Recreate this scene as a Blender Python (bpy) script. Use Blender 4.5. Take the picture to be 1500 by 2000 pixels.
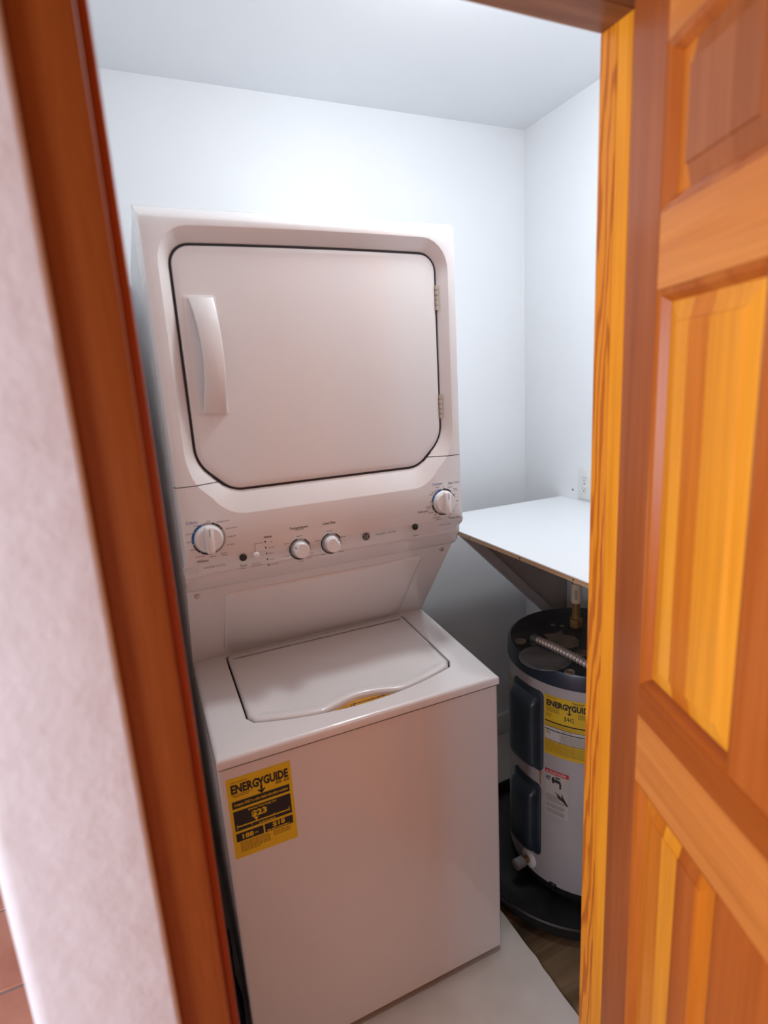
import bpy, bmesh, math, random
from mathutils import Vector, Matrix
random.seed(7)
for o in list(bpy.data.objects): bpy.data.objects.remove(o, do_unlink=True)
SC = bpy.context.scene
COL = SC.collection

# ------------------------------------------------------------------ camera
CAM = Vector((-0.0578, -1.0649, 1.5642)); YAW, PITCH, ROLL, FPX = 0.40761, -0.22176, -0.06023, 1101.02
_f = Vector((math.sin(YAW)*math.cos(PITCH), math.cos(YAW)*math.cos(PITCH), math.sin(PITCH)))
_r0 = Vector((math.cos(YAW), -math.sin(YAW), 0)); _u0 = _r0.cross(_f)
_r = _r0*math.cos(ROLL)+_u0*math.sin(ROLL); _u = -_r0*math.sin(ROLL)+_u0*math.cos(ROLL)
cd = bpy.data.cameras.new('camera'); cam = bpy.data.objects.new('camera', cd); COL.objects.link(cam)
M = Matrix((_r, _u, -_f)).transposed().to_4x4(); M.translation = CAM; cam.matrix_world = M
cd.sensor_fit = 'VERTICAL'; cd.sensor_height = 36; cd.lens = FPX/2000*36; cd.clip_start = 0.01
cd.dof.use_dof = True; cd.dof.focus_distance = 1.5; cd.dof.aperture_fstop = 2.0
SC.camera = cam
def ray(px, py): return _r*((px-750)/FPX)+_u*((1000-py)/FPX)+_f
def on(px, py, axis, v):            # pixel -> point on an axis plane of the place
    d = ray(px, py); return CAM+d*((v-CAM[axis])/d[axis])

# ------------------------------------------------------------------ world, lights, exposure
w = bpy.data.worlds.new('world'); SC.world = w; w.use_nodes = True
w.node_tree.nodes['Background'].inputs[0].default_value = (0.62, 0.76, 1.0, 1)
w.node_tree.nodes['Background'].inputs[1].default_value = 2.0
SC.view_settings.view_transform = 'Standard'; SC.view_settings.look = 'None'
SC.view_settings.exposure = 0.0; SC.view_settings.gamma = 1; SC.view_settings.use_curve_mapping = False
def area(name, loc, direction, sx, sy, power, color):
    l = bpy.data.lights.new(name, 'AREA'); l.shape = 'RECTANGLE'; l.size = sx; l.size_y = sy
    l.energy = power; l.color = color
    o = bpy.data.objects.new(name, l); COL.objects.link(o); o.location = loc
    o.rotation_euler = Vector(direction).to_track_quat('-Z', 'Y').to_euler(); return o
area('window_daylight', (-2.17, -1.35, 1.35), (1, 0, -0.05), 1.5, 1.1, 80, (0.80, 0.88, 1.0))
LAMP = (0.72, -0.02); LAMP_STRENGTH = 88.0

# ------------------------------------------------------------------ materials
def mat(name, color=(.8, .8, .8), rough=.5, metal=0, coat=0, spec=.5, emit=None, es=0):
    m = bpy.data.materials.new(name); m.use_nodes = True; b = m.node_tree.nodes['Principled BSDF']
    b.inputs['Base Color'].default_value = (*color, 1); b.inputs['Roughness'].default_value = rough
    b.inputs['Metallic'].default_value = metal; b.inputs['Coat Weight'].default_value = coat
    b.inputs['Coat Roughness'].default_value = .08; b.inputs['Specular IOR Level'].default_value = spec
    if emit: b.inputs['Emission Color'].default_value = (*emit, 1); b.inputs['Emission Strength'].default_value = es
    return m
def nd(m, t, **kw):
    n = m.node_tree.nodes.new(t)
    for k, v in kw.items(): setattr(n, k, v)
    return n
def lk(m, a, b): m.node_tree.links.new(a, b)
def ramp(m, stops):
    n = nd(m, 'ShaderNodeValToRGB'); e = n.color_ramp.elements
    while len(e) < len(stops): e.new(.5)
    for x, (p, c) in zip(e, stops): x.position = p; x.color = (*c, 1)
    return n
def noisy(name, c1, c2, scale, rough=.5, bump=0, bscale=None, coat=0, detail=6, lo=.35, hi=.65, metal=0, bdist=.004):
    m = mat(name, c1, rough, metal, coat); b = m.node_tree.nodes['Principled BSDF']
    tc = nd(m, 'ShaderNodeTexCoord'); n = nd(m, 'ShaderNodeTexNoise'); n.inputs['Scale'].default_value = scale; n.inputs['Detail'].default_value = detail
    lk(m, tc.outputs['Object'], n.inputs['Vector']); r = ramp(m, [(lo, c1), (hi, c2)])
    lk(m, n.outputs['Fac'], r.inputs[0]); lk(m, r.outputs[0], b.inputs['Base Color'])
    if bump:
        n2 = nd(m, 'ShaderNodeTexNoise'); n2.inputs['Scale'].default_value = bscale or scale; n2.inputs['Detail'].default_value = 5
        lk(m, tc.outputs['Object'], n2.inputs['Vector'])
        bp = nd(m, 'ShaderNodeBump'); bp.inputs['Strength'].default_value = bump; bp.inputs['Distance'].default_value = bdist
        lk(m, n2.outputs['Fac'], bp.inputs['Height']); lk(m, bp.outputs[0], b.inputs['Normal'])
    return m
def wood(name, dark, mid, light, axis=2, scale=1.0, rough=.33, coat=.35, bump=.15, seed=0.0, contrast=1.0):
    m = mat(name, mid, rough, 0, coat*.2, .2); b = m.node_tree.nodes['Principled BSDF']; b.inputs['Coat Roughness'].default_value = .2
    tc = nd(m, 'ShaderNodeTexCoord'); mp = nd(m, 'ShaderNodeMapping')
    s = [26*scale]*3; s[axis] = 1.1*scale; mp.inputs['Scale'].default_value = s; mp.inputs['Location'].default_value = (seed, seed*1.7, seed*.6)
    lk(m, tc.outputs['Object'], mp.inputs['Vector'])
    n = nd(m, 'ShaderNodeTexNoise'); n.inputs['Scale'].default_value = 1; n.inputs['Detail'].default_value = 4; n.inputs['Distortion'].default_value = .6
    lk(m, mp.outputs[0], n.inputs['Vector'])
    mp2 = nd(m, 'ShaderNodeMapping'); s2 = [150*scale]*3; s2[axis] = 5*scale; mp2.inputs['Scale'].default_value = s2
    lk(m, tc.outputs['Object'], mp2.inputs['Vector'])
    n2 = nd(m, 'ShaderNodeTexNoise'); n2.inputs['Scale'].default_value = 1; n2.inputs['Detail'].default_value = 3
    lk(m, mp2.outputs[0], n2.inputs['Vector'])
    r = ramp(m, [(.5-.2/contrast, dark), (.5, mid), (.5+.22/contrast, light)]); lk(m, n.outputs['Fac'], r.inputs[0])
    mx = nd(m, 'ShaderNodeMix', data_type='RGBA', blend_type='MULTIPLY'); mx.inputs['Factor'].default_value = .28
    r2 = ramp(m, [(.35, (.62, .5, .42)), (.6, (1, 1, 1))]); lk(m, n2.outputs['Fac'], r2.inputs[0])
    lk(m, r.outputs[0], mx.inputs['A']); lk(m, r2.outputs[0], mx.inputs['B']); lk(m, mx.outputs['Result'], b.inputs['Base Color'])
    bp = nd(m, 'ShaderNodeBump'); bp.inputs['Strength'].default_value = bump; bp.inputs['Distance'].default_value = .001
    lk(m, n2.outputs['Fac'], bp.inputs['Height']); lk(m, bp.outputs[0], b.inputs['Normal'])
    return m
def grain_wood(name, dark, light, axis=2, scale=60, seed=0.0):   # pine with strong growth rings
    m = mat(name, light, .36, 0, .12, .3); b = m.node_tree.nodes['Principled BSDF']; b.inputs['Coat Roughness'].default_value = .2
    tc = nd(m, 'ShaderNodeTexCoord'); mp = nd(m, 'ShaderNodeMapping'); s = [1, 1, 1]; s[axis] = .07
    mp.inputs['Scale'].default_value = s; mp.inputs['Location'].default_value = (seed, seed, seed); lk(m, tc.outputs['Object'], mp.inputs['Vector'])
    wv = nd(m, 'ShaderNodeTexWave', wave_type='BANDS', bands_direction='DIAGONAL'); wv.inputs['Scale'].default_value = scale
    wv.inputs['Distortion'].default_value = 9; wv.inputs['Detail'].default_value = 3; wv.inputs['Detail Scale'].default_value = 1.2
    lk(m, mp.outputs[0], wv.inputs['Vector']); r = ramp(m, [(.1, dark), (.55, light)]); lk(m, wv.outputs['Fac'], r.inputs[0])
    lk(m, r.outputs[0], b.inputs['Base Color']); return m

ENAMEL = mat('white_enamel', (.80, .79, .79), .25, coat=.6)
ENAMEL.node_tree.nodes['Principled BSDF'].inputs['Coat Roughness'].default_value = .04
ENAMEL_IN = mat('white_enamel_satin', (.76, .75, .76), .3)
PLASTIC = mat('white_plastic', (.80, .80, .80), .28)
SEAL = mat('dark_seal', (.03, .03, .035), .7)
BLACK = mat('black_plastic', (.012, .012, .013), .35)
INK = mat('black_ink', (.015, .014, .014), .6)
GREYINK = mat('grey_ink', (.12, .115, .12), .6)
FAINT = mat('faint_ink', (.30, .27, .27), .6)
RINGINK = mat('ring_grey', (.36, .35, .35), .4)
BLUEINK = mat('blue_ink', (.02, .12, .34), .5)
PALEBLUE = mat('pale_blue_ink', (.16, .22, .5), .5)
GREYRING = mat('grey_ring', (.32, .32, .33), .35)
YELLOW = mat('yellow_label', (.80, .58, .004), .45)
HYELLOW = noisy('yellow_label_worn', (.64, .40, .008), (.56, .33, .006), 14, .5)
PAPER = mat('white_label_paper', (.48, .44, .41), .55)
RED = mat('red_ink', (.5, .012, .015), .5)
CHROME = mat('steel', (.55, .53, .5), .3, 1)
HINGE = mat('hinge_metal', (.55, .5, .42), .4, .6)
CLOSET_WALL = noisy('closet_white_paint', (.875, .895, .915), (.855, .875, .895), 3, .5, .05, 60, bdist=.002)
CEIL = noisy('closet_ceiling_paint', (.89, .915, .94), (.87, .895, .92), 3, .6)
PLASTER = noisy('hand_trowelled_plaster', (.73, .705, .725), (.71, .68, .70), 4, .5, .32, 20, bdist=.010, detail=2)
HALLWALL = noisy('hall_plaster', (.78, .60, .53), (.72, .54, .47), 4, .7, .3, 18, bdist=.01)
HALLCEIL = wood('hall_ceiling_wood', (.32, .14, .05), (.45, .21, .08), (.55, .28, .11), 0, .3, .5, 0)
JAMB_L = wood('dark_stained_jamb', (.285, .073, .011), (.31, .082, .014), (.335, .092, .018), 2, 3.2, .5, .1, .4, 3)
JAMB_LE = wood('red_stained_stop', (.34, .06, .006), (.42, .08, .007), (.48, .10, .01), 2, 1.4, .3, .4, .1, 5)
JAMB_R = grain_wood('amber_pine_grain', (.46, .115, .008), (.70, .235, .014), 2, 40, 1.0)
AMBER = wood('amber_pine_plain', (.66, .22, .012), (.78, .29, .018), (.84, .34, .03), 2, .8, .36, .3, .05, 2)
HEAD_W = wood('header_wood', (.22, .085, .032), (.32, .135, .055), (.42, .19, .085), 0, 1.2, .4, .2, .1, 2)
STILE = wood('door_stile_wood', (.30, .07, .012), (.38, .095, .018), (.46, .13, .03), 2, .8, .36, .3, .08, 1)
RAIL = wood('door_rail_wood', (.56, .18, .032), (.64, .215, .042), (.70, .26, .06), 0, .8, .36, .3, .08, 4)
RAIL_D = wood('door_rail_dark_wood', (.30, .06, .006), (.36, .078, .008), (.42, .10, .012), 0, .9, .33, .35, .08, 6)
MOLD = wood('door_moulding_wood', (.36, .08, .008), (.46, .115, .012), (.54, .16, .02), 2, 1.0, .33, .35, .08, 7)
STV = [wood('stave_light', (.68, .24, .015), (.80, .30, .02), (.86, .37, .035), 2, .8, .35, .3, .06, 8),
       wood('stave_mid', (.54, .14, .008), (.63, .18, .012), (.70, .23, .02), 2, .8, .35, .3, .06, 9),
       wood('stave_dark', (.38, .085, .010), (.46, .11, .015), (.52, .14, .024), 2, .8, .35, .3, .06, 11),
       wood('stave_brown', (.30, .085, .022), (.36, .105, .03), (.42, .135, .042), 2, .8, .4, .25, .06, 12)]
VINYL = noisy('white_vinyl', (.62, .57, .52), (.56, .51, .46), 9, .35)
PLYDARK = wood('stained_subfloor', (.035, .020, .010), (.10, .058, .028), (.24, .16, .09), 0, .35, .6, .05, .2, 3, 1.2)
TILE = noisy('terracotta_tile', (.58, .27, .185), (.48, .20, .13), 6, .4, .2, 30, bdist=.003)
GROUT = noisy('grout', (.33, .30, .29), (.26, .24, .23), 40, .9)
SHELFTOP = mat('white_melamine', (.86, .88, .90), .35)
PLYEDGE = wood('plywood_edge', (.36, .22, .12), (.50, .33, .19), (.62, .44, .28), 1, 1.4, .6, 0, .2, 2)
GUSSET = noisy('raw_grey_panel', (.46, .40, .37), (.40, .35, .32), 5, .7)
CLEAT = noisy('painted_cleat', (.56, .53, .52), (.50, .47, .46), 12, .6)
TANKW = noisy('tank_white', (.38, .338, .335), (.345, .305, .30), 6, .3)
CAPB = noisy('tank_black_cap', (.016, .018, .022), (.05, .048, .046), 9, .45, .1, 40, lo=.5, hi=.8)
CAPBAND = mat('tank_navy_band', (.014, .020, .035), .35)
COVER = noisy('navy_cover', (.010, .017, .026), (.028, .042, .055), 5, .35, lo=.45, hi=.75)
COVERCAP = noisy('grey_scuffed_metal', (.20, .19, .19), (.10, .10, .105), 14, .45, metal=.3)
BARE = noisy('bare_patch', (.23, .19, .15), (.16, .135, .11), 30, .7)
PVC = mat('cream_cpvc', (.60, .46, .30), .4)
BRASS = noisy('aged_brass', (.40, .22, .08), (.27, .14, .05), 30, .4, metal=.5)
FLEX = mat('flex_conduit', (.44, .37, .33), .4, .5)
PANB = noisy('black_pan', (.012, .012, .013), (.05, .048, .045), 10, .4, lo=.5, hi=.85)
RUST = noisy('rust', (.40, .17, .05), (.25, .09, .03), 60, .8)
NAVY = noisy('navy_cloth', (.006, .012, .045), (.012, .022, .075), 12, .6)
OUTW = mat('outlet_white', (.80, .80, .78), .35)
LAMPGLASS = mat('lamp_diffuser', (.9, .9, .9), .4, emit=(.90, .96, 1.0), es=LAMP_STRENGTH)
LIDLABEL = noisy('orange_label', (.62, .30, .02), (.50, .20, .015), 60, .5)

# ------------------------------------------------------------------ geometry helpers
def rootobj(name, label=None, cat=None, loc=(0, 0, 0), rz=0, group=None, kind=None):
    o = bpy.data.objects.new(name, None); COL.objects.link(o); o.location = loc; o.rotation_euler = (0, 0, rz); o.empty_display_size = .05
    tag(o, label, cat, group, kind); return o
def tag(o, label=None, cat=None, group=None, kind=None):
    if label: o['label'] = label
    if cat: o['category'] = cat
    if group: o['group'] = group
    if kind: o['kind'] = kind
    return o
def link(name, me, m, parent=None, smooth=None):
    if m is not None and not me.materials: me.materials.append(m)
    o = bpy.data.objects.new(name, me); COL.objects.link(o)
    if parent: o.parent = parent
    if smooth is not None:
        for p in me.polygons: p.use_smooth = True
        me.set_sharp_from_angle(angle=math.radians(smooth))
    return o
class MB:
    def __init__(s): s.v = []; s.f = []
    def add(s, vs, fs):
        n = len(s.v); s.v += [tuple(v) for v in vs]; s.f += [tuple(i+n for i in f) for f in fs]; return s
    def box(s, a, b):
        (x0, y0, z0), (x1, y1, z1) = a, b
        return s.add([(x0,y0,z0),(x1,y0,z0),(x1,y1,z0),(x0,y1,z0),(x0,y0,z1),(x1,y0,z1),(x1,y1,z1),(x0,y1,z1)],
                     [(0,3,2,1),(4,5,6,7),(0,1,5,4),(1,2,6,5),(2,3,7,6),(3,0,4,7)])
    def loft(s, loops, cap0=False, cap1=False, closed=True):
        n = len(loops[0]); vs = [p for l in loops for p in l]; fs = []
        for k in range(len(loops)-1):
            for i in range(n if closed else n-1):
                j = (i+1) % n; fs.append((k*n+i, k*n+j, (k+1)*n+j, (k+1)*n+i))
        if cap0: fs.append(tuple(reversed(range(n))))
        if cap1: fs.append(tuple(range((len(loops)-1)*n, len(loops)*n)))
        return s.add(vs, fs)
    def prism(s, pts, fn, a, b):            # pts 2D, fn(u,v,t)->3D
        return s.loft([[fn(u, v, a) for u, v in pts], [fn(u, v, b) for u, v in pts]], True, True)
    def lathe(s, prof, c=(0, 0, 0), axis='z', n=32, cap0=False, cap1=False):
        def P(r, h, a):
            x, y = r*math.cos(a), r*math.sin(a)
            if axis == 'z': q = (x, y, h)
            elif axis == 'y': q = (x, h, y)
            else: q = (h, x, y)
            return (c[0]+q[0], c[1]+q[1], c[2]+q[2])
        return s.loft([[P(r, h, 2*math.pi*i/n) for i in range(n)] for r, h in prof], cap0, cap1)
    def tube(s, pts, r, n=10, radii=None):
        pts = [Vector(p) for p in pts]; loops = []
        ref = Vector((0, 0, 1))
        for i, p in enumerate(pts):
            t = (pts[min(i+1, len(pts)-1)]-pts[max(i-1, 0)]).normalized()
            a = t.cross(ref if abs(t.dot(ref)) < .95 else Vector((1, 0, 0))).normalized(); b = t.cross(a)
            rr = radii[i] if radii else r
            loops.append([p+a*(rr*math.cos(2*math.pi*k/n))+b*(rr*math.sin(2*math.pi*k/n)) for k in range(n)])
        return s.loft(loops, True, True)
    def mesh(s, name='mesh'):
        me = bpy.data.meshes.new(name); me.from_pydata(s.v, [], s.f)
        bm = bmesh.new(); bm.from_mesh(me); bmesh.ops.recalc_face_normals(bm, faces=bm.faces); bm.to_mesh(me); bm.free(); return me
    def build(s, name, m, parent=None, smooth=None, bevel=0, seg=2):
        me = s.mesh(name)
        if bevel:
            bm = bmesh.new(); bm.from_mesh(me); bmesh.ops.remove_doubles(bm, verts=bm.verts, dist=1e-6)
            es = [e for e in bm.edges if len(e.link_faces) == 2 and e.calc_face_angle() > .5]
            bmesh.ops.bevel(bm, geom=es, offset=bevel, segments=seg, affect='EDGES', profile=.5, clamp_overlap=True)
            bm.to_mesh(me); bm.free(); smooth = smooth or 40
        return link(name, me, m, parent, smooth)
def rpoly(pts, rad, seg=6):                 # rounded polygon, pts CCW or CW
    out = []; n = len(pts); rad = rad if isinstance(rad, (list, tuple)) else [rad]*n
    for i in range(n):
        p = Vector(pts[i]); a = Vector(pts[i-1])-p; b = Vector(pts[(i+1) % n])-p; r = rad[i]
        if r <= 0: out.append(tuple(p)); continue
        la, lb = a.length, b.length; a.normalize(); b.normalize(); th = a.angle(b)
        d = min(r/math.tan(th/2), la*.49, lb*.49); r2 = d*math.tan(th/2)
        c = p+(a+b).normalized()*(r2/math.sin(th/2)); s0 = p+a*d-c; s1 = p+b*d-c
        a0 = math.atan2(s0.y, s0.x); a1 = math.atan2(s1.y, s1.x); da = (a1-a0+math.pi) % (2*math.pi)-math.pi
        for k in range(seg+1):
            t = a0+da*k/seg; out.append((c.x+r2*math.cos(t), c.y+r2*math.sin(t)))
    return out
def densify(pts, d):
    out = []
    for i, p in enumerate(pts):
        q = pts[(i+1) % len(pts)]; L = math.hypot(q[0]-p[0], q[1]-p[1]); k = max(1, int(math.ceil(L/d)))
        for j in range(k): out.append((p[0]+(q[0]-p[0])*j/k, p[1]+(q[1]-p[1])*j/k))
    return out
def normals(pts):
    n = len(pts); out = []; A = sum(pts[i][0]*pts[(i+1) % n][1]-pts[(i+1) % n][0]*pts[i][1] for i in range(n)); s = 1 if A > 0 else -1
    for i in range(n):
        a, b = pts[i-1], pts[(i+1) % n]; dx, dy = b[0]-a[0], b[1]-a[1]; L = math.hypot(dx, dy) or 1
        out.append((s*dy/L, -s*dx/L))
    return out
def radial_rect(pts, c, x0, x1, y0, y1):    # project outline points from c on a rectangle, snapping one to each corner
    out = []
    for p in pts:
        dx, dy = p[0]-c[0], p[1]-c[1]
        t = min(((x1 if dx > 0 else x0)-c[0])/dx if abs(dx) > 1e-9 else 9e9, ((y1 if dy > 0 else y0)-c[1])/dy if abs(dy) > 1e-9 else 9e9)
        out.append([c[0]+dx*t, c[1]+dy*t])
    idx = {}
    for q in ((x0, y0), (x1, y0), (x1, y1), (x0, y1)):
        k = min(range(len(out)), key=lambda i: (out[i][0]-q[0])**2+(out[i][1]-q[1])**2); out[k] = list(q); idx[q] = k
    return out
_tc = {}
def text2d(body, bold=0):
    key = (body, bold)
    if key not in _tc:
        cu = bpy.data.curves.new('text', 'FONT'); cu.body = body; cu.size = 1; cu.resolution_u = 2; cu.offset = bold
        o = bpy.data.objects.new('text', cu); COL.objects.link(o); bpy.context.view_layer.update()
        me = bpy.data.meshes.new_from_object(o.evaluated_get(bpy.context.evaluated_depsgraph_get()))
        vs = [(v.co.x, v.co.y) for v in me.vertices]; fs = [tuple(p.vertices) for p in me.polygons]
        bpy.data.objects.remove(o, do_unlink=True); bpy.data.curves.remove(cu); bpy.data.meshes.remove(me)
        _tc[key] = (vs, fs)
    return _tc[key]
class Print:                                # flat print in label coordinates (u right, v up)
    def __init__(s): s.v = []; s.f = []
    def _a(s, vs, fs): n = len(s.v); s.v += vs; s.f += [tuple(i+n for i in f) for f in fs]
    def rect(s, u0, v0, u1, v1, nu=1):
        for i in range(nu):
            a = u0+(u1-u0)*i/nu; b = u0+(u1-u0)*(i+1)/nu; s._a([(a, v0), (b, v0), (b, v1), (a, v1)], [(0, 1, 2, 3)])
    def poly(s, pts): s._a(list(pts), [tuple(range(len(pts)))])
    def ring(s, c, r0, r1, a0, a1, n=10):
        for i in range(n):
            a = math.radians(a0+(a1-a0)*i/n); b = math.radians(a0+(a1-a0)*(i+1)/n)
            s._a([(c[0]+r*math.cos(t), c[1]+r*math.sin(t)) for r, t in ((r0, a), (r1, a), (r1, b), (r0, b))], [(0, 1, 2, 3)])
    def disc(s, c, r, n=16): s.poly([(c[0]+r*math.cos(2*math.pi*i/n), c[1]+r*math.sin(2*math.pi*i/n)) for i in range(n)])
    def text(s, body, u, v, h, width=None, align='c', bold=0):
        vs, fs = text2d(body, bold)
        if not vs: return
        x0 = min(p[0] for p in vs); x1 = max(p[0] for p in vs)
        y0 = min(p[1] for p in vs); y1 = max(p[1] for p in vs); k = h/.7
        kx = width/(x1-x0) if width else k; wd = (x1-x0)*kx
        off = {'c': -wd/2, 'l': 0, 'r': -wd}[align]
        s._a([(u+off+(p[0]-x0)*kx, v+p[1]*k) for p in vs], fs)
    def fake(s, u, v, width, h):            # too small to read in the photograph: word-long dashes
        x = u
        while x < u+width-h:
            L = random.uniform(1.2, 3.6)*h; L = min(L, u+width-x); s.rect(x, v, x+L, v+h); x += L+h*.7
    def build(s, name, fn, m, parent):
        me = bpy.data.meshes.new(name); me.from_pydata([fn(*p) for p in s.v], [], s.f); o = link(name, me, m, parent)
        if any(k in name for k in ('print', 'lettering', 'marks', 'monogram', 'pencil', 'table')): o['kind'] = 'stuff'
        return o
def copyobj(o, parent, name=None):
    c = o.copy(); COL.objects.link(c); c.parent = parent
    return c

# ================================================================== STRUCTURE
XR, YB, ZC, W = 1.4115, .83, 2.4442, .683
YF, YFI = -.44, -.323                      # closet front wall: hall side, inner side
XL, XLI = -.257, -.13                      # closet left wall
def struct(name, mb, m, **k):
    o = mb.build(name, m, None, **k); o['kind'] = 'structure'; return o
struct('wall_back', MB().box((XLI, YB, -.02), (XR+.1, YB+.1, ZC)), CLOSET_WALL)
wall_r = struct('wall_right', MB().box((XR, YFI-.0, -.02), (XR+.1, YB, ZC)), CLOSET_WALL)
lp = rpoly([(-.108, YF), (XL, YF), (XL, YB+.1), (XLI, YB+.1), (XLI, YFI), (-.108, YFI)], [.006, .018, 0, 0, 0, 0], 5)
struct('wall_left', MB().prism(lp, lambda u, v, t: (u, v, t), 0, ZC), PLASTER, smooth=40)
struct('wall_left_bounce_lining', MB().box((XLI-.001, YFI+.001, 0), (XLI+.004, YB, ZC)), CLOSET_WALL)  # unseen white sheet over the plaster, added to bounce light onto the dryer side
fw = MB(); fw.box((.735, YF, 0), (XR+.1, YFI, ZC)); fw.box((-.108, YF, 2.125), (.735, YFI, ZC))
struct('wall_front', fw, PLASTER)
struct('ceiling', MB().box((XLI, YFI, ZC), (XR, YB, ZC+.08)), CEIL)
struct('floor_closet', MB().box((XLI, YFI, -.04), (XR, YB, -.004)), PLYDARK)
bb = MB().box((XLI, YB-.013, 0), (XR, YB, .097)).build('baseboard_back', CLOSET_WALL, bevel=.003); bb['kind'] = 'structure'
# hall
HX0, HX1, HY0, HY1 = -2.2, 1.9, -3.0, 2.2
hf = MB().box((HX0, HY0, -.06), (HX1, HY1, -.006)).build('floor', GROUT); hf['kind'] = 'structure'
ts, gp = .305, .009; tme = None
for i in range(-9, 8):
    for j in range(-12, 7):
        x0 = -.565+.12+i*ts; y0 = .516+j*ts
        xa, xb, ya, yb = x0+gp/2, x0+ts-gp/2, y0+gp/2, y0+ts-gp/2
        if xa < HX0 or xb > HX1 or ya < HY0 or yb > HY1: continue
        if xb > XL-.005 and yb > YF: 
            continue
        if tme is None:
            h = ts/2-gp/2; t0 = MB().box((-h, -h, -.01), (h, h, 0)).build('tile', TILE, hf, bevel=.003, seg=1); tme = t0.data; t0.location = ((xa+xb)/2, (ya+yb)/2, 0)
        else:
            t = bpy.data.objects.new('tile', tme); COL.objects.link(t); t.parent = hf; t.location = ((xa+xb)/2, (ya+yb)/2, random.uniform(-.0012, 0))
struct('ceiling_hall', MB().box((HX0, HY0, ZC), (HX1, YF, ZC+.08)).box((HX0, YF, ZC), (XL, HY1, ZC+.08)), HALLCEIL)
wy0, wy1, wz0, wz1 = -1.95, -.75, .55, 2.15      # window in the left wall of the hall
struct('wall_hall_left', MB().box((HX0-.1, HY0, 0), (HX0, wy0, ZC)).box((HX0-.1, wy1, 0), (HX0, HY1, ZC)).box((HX0-.1, wy0, 0), (HX0, wy1, wz0)).box((HX0-.1, wy0, wz1), (HX0, wy1, ZC)), HALLWALL)
struct('wall_hall_right', MB().box((HX1, HY0, 0), (HX1+.1, YF, ZC)).box((XR+.1, YF, 0), (HX1+.1, YFI, ZC)), HALLWALL)
struct('wall_hall_far', MB().box((HX0, HY1, 0), (XL, HY1+.1, ZC)), HALLWALL)
struct('wall_hall_near', MB().box((HX0, HY0-.1, 0), (HX1, HY0, ZC)), HALLWALL)
win = rootobj('window_1', kind='structure', loc=(0, 0, 0))
for a, b in (((wy0, wz0), (wy1, wz0+.05)), ((wy0, wz1-.05), (wy1, wz1)), ((wy0, wz0), (wy0+.05, wz1)), ((wy1-.05, wz0), (wy1, wz1)), ((-1.375, wz0), (-1.325, wz1))):
    MB().box((HX0-.09, a[0], a[1]), (HX0-.05, b[0], b[1])).build('window_frame', STILE, win)

# door frame (rabbeted jambs): stop reveal at x=-.038 / .657, rabbet at y=-.385
fr = rootobj('trim_1', kind='structure')
YS, YJ = -.385, -.425
MB().box((-.110, YJ, 0), (-.050, YFI+.002, 2.125)).build('jamb', JAMB_L, fr, bevel=.004)
MB().box((-.051, YS, 0), (-.038, YFI, 2.05)).build('door_stop', JAMB_LE, fr, bevel=.003)
MB().box((.679, YJ, 0), (.737, YFI+.002, 2.125)).build('jamb', JAMB_R, fr, bevel=.003)
MB().box((.657, -.3565, 0), (.679, YFI, 2.05)).build('door_stop', JAMB_R, fr, bevel=.001, seg=1)
MB().box((.6572, YS, 0), (.679, -.3566, 2.05)).build('door_stop', AMBER, fr, bevel=.001, seg=1)
MB().box((-.060, YJ, 2.072), (.679, YFI+.002, 2.125)).build('head_jamb', HEAD_W, fr, bevel=.003)
MB().box((-.060, YS, 2.05), (.679, YFI, 2.072)).build('head_stop', HEAD_W, fr, bevel=.0015, seg=1)
th = MB().box((-.06, YJ, -.006), (.68, YFI, .003)); tb = th.build('threshold', mat('grey_threshold', (.5, .52, .56), .4, .3), fr)

# door (six raised panels), hinged at the right jamb and standing open into the hall
DA = math.radians(21); DT = .040
door = rootobj('door_1', kind='structure', loc=(.631, -.410, .006), rz=0)
# local frame: +x along the door from the hinge edge to the free edge, +y out of the face seen from the closet opening side
dvx, dvy = -math.sin(DA), -math.cos(DA)
door.rotation_euler = (0, 0, math.atan2(dvy, dvx))
# face towards -x/+y side of the hall: local -y
DW, DH = .70, 2.045
def dbox(name, m, x0, x1, z0, z1, y0=0.0, y1=DT, bevel=.0012): return MB().box((x0, y0, z0), (x1, y1, z1)).build(name, m, door, bevel=bevel, seg=1)
DSIDE = 1                                   # body lies on local +y or -y of the seen face
sw, mw = .090, .100; pw = (DW-2*sw-mw)/2
rails = [(0, .235), (.918, 1.0855), (1.657, 1.752), (1.94, DH)]
lock_split = 1.035
def seg(a, b): return (min(a, b), max(a, b))
def B(name, m, x0, x1, z0, z1, d0, d1, bevel=.0012):   # d measured into the door from the seen face
    y0, y1 = seg(DSIDE*d0, DSIDE*d1); return MB().box((x0, y0, z0), (x1, y1, z1)).build(name, m, door, bevel=bevel, seg=1)
B('stile', STILE, 0, sw, 0, DH, 0, DT); B('stile', STILE, DW-sw, DW, 0, DH, 0, DT)
for k, (a, b) in enumerate(rails):
    if k == 1:
        B('rail', RAIL, sw, DW-sw, a, lock_split, 0, DT, .0006); B('rail', RAIL_D, sw, DW-sw, lock_split, b, 0, DT, .0006)
    else: B('rail', RAIL, sw, DW-sw, a, b, 0, DT)
pan_z = [(rails[0][1], rails[1][0]), (rails[1][1], rails[2][0]), (rails[2][1], rails[3][0])]
stave_sets = {1: [(0, .30, 0), (.30, .53, 1), (.53, 1, 0)], 2: [(0, .16, 1), (.16, .62, 3), (.62, 1, 3)], 0: [(0, .34, 1), (.34, .56, 0), (.56, .80, 2), (.80, 1, 1)]}
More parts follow.
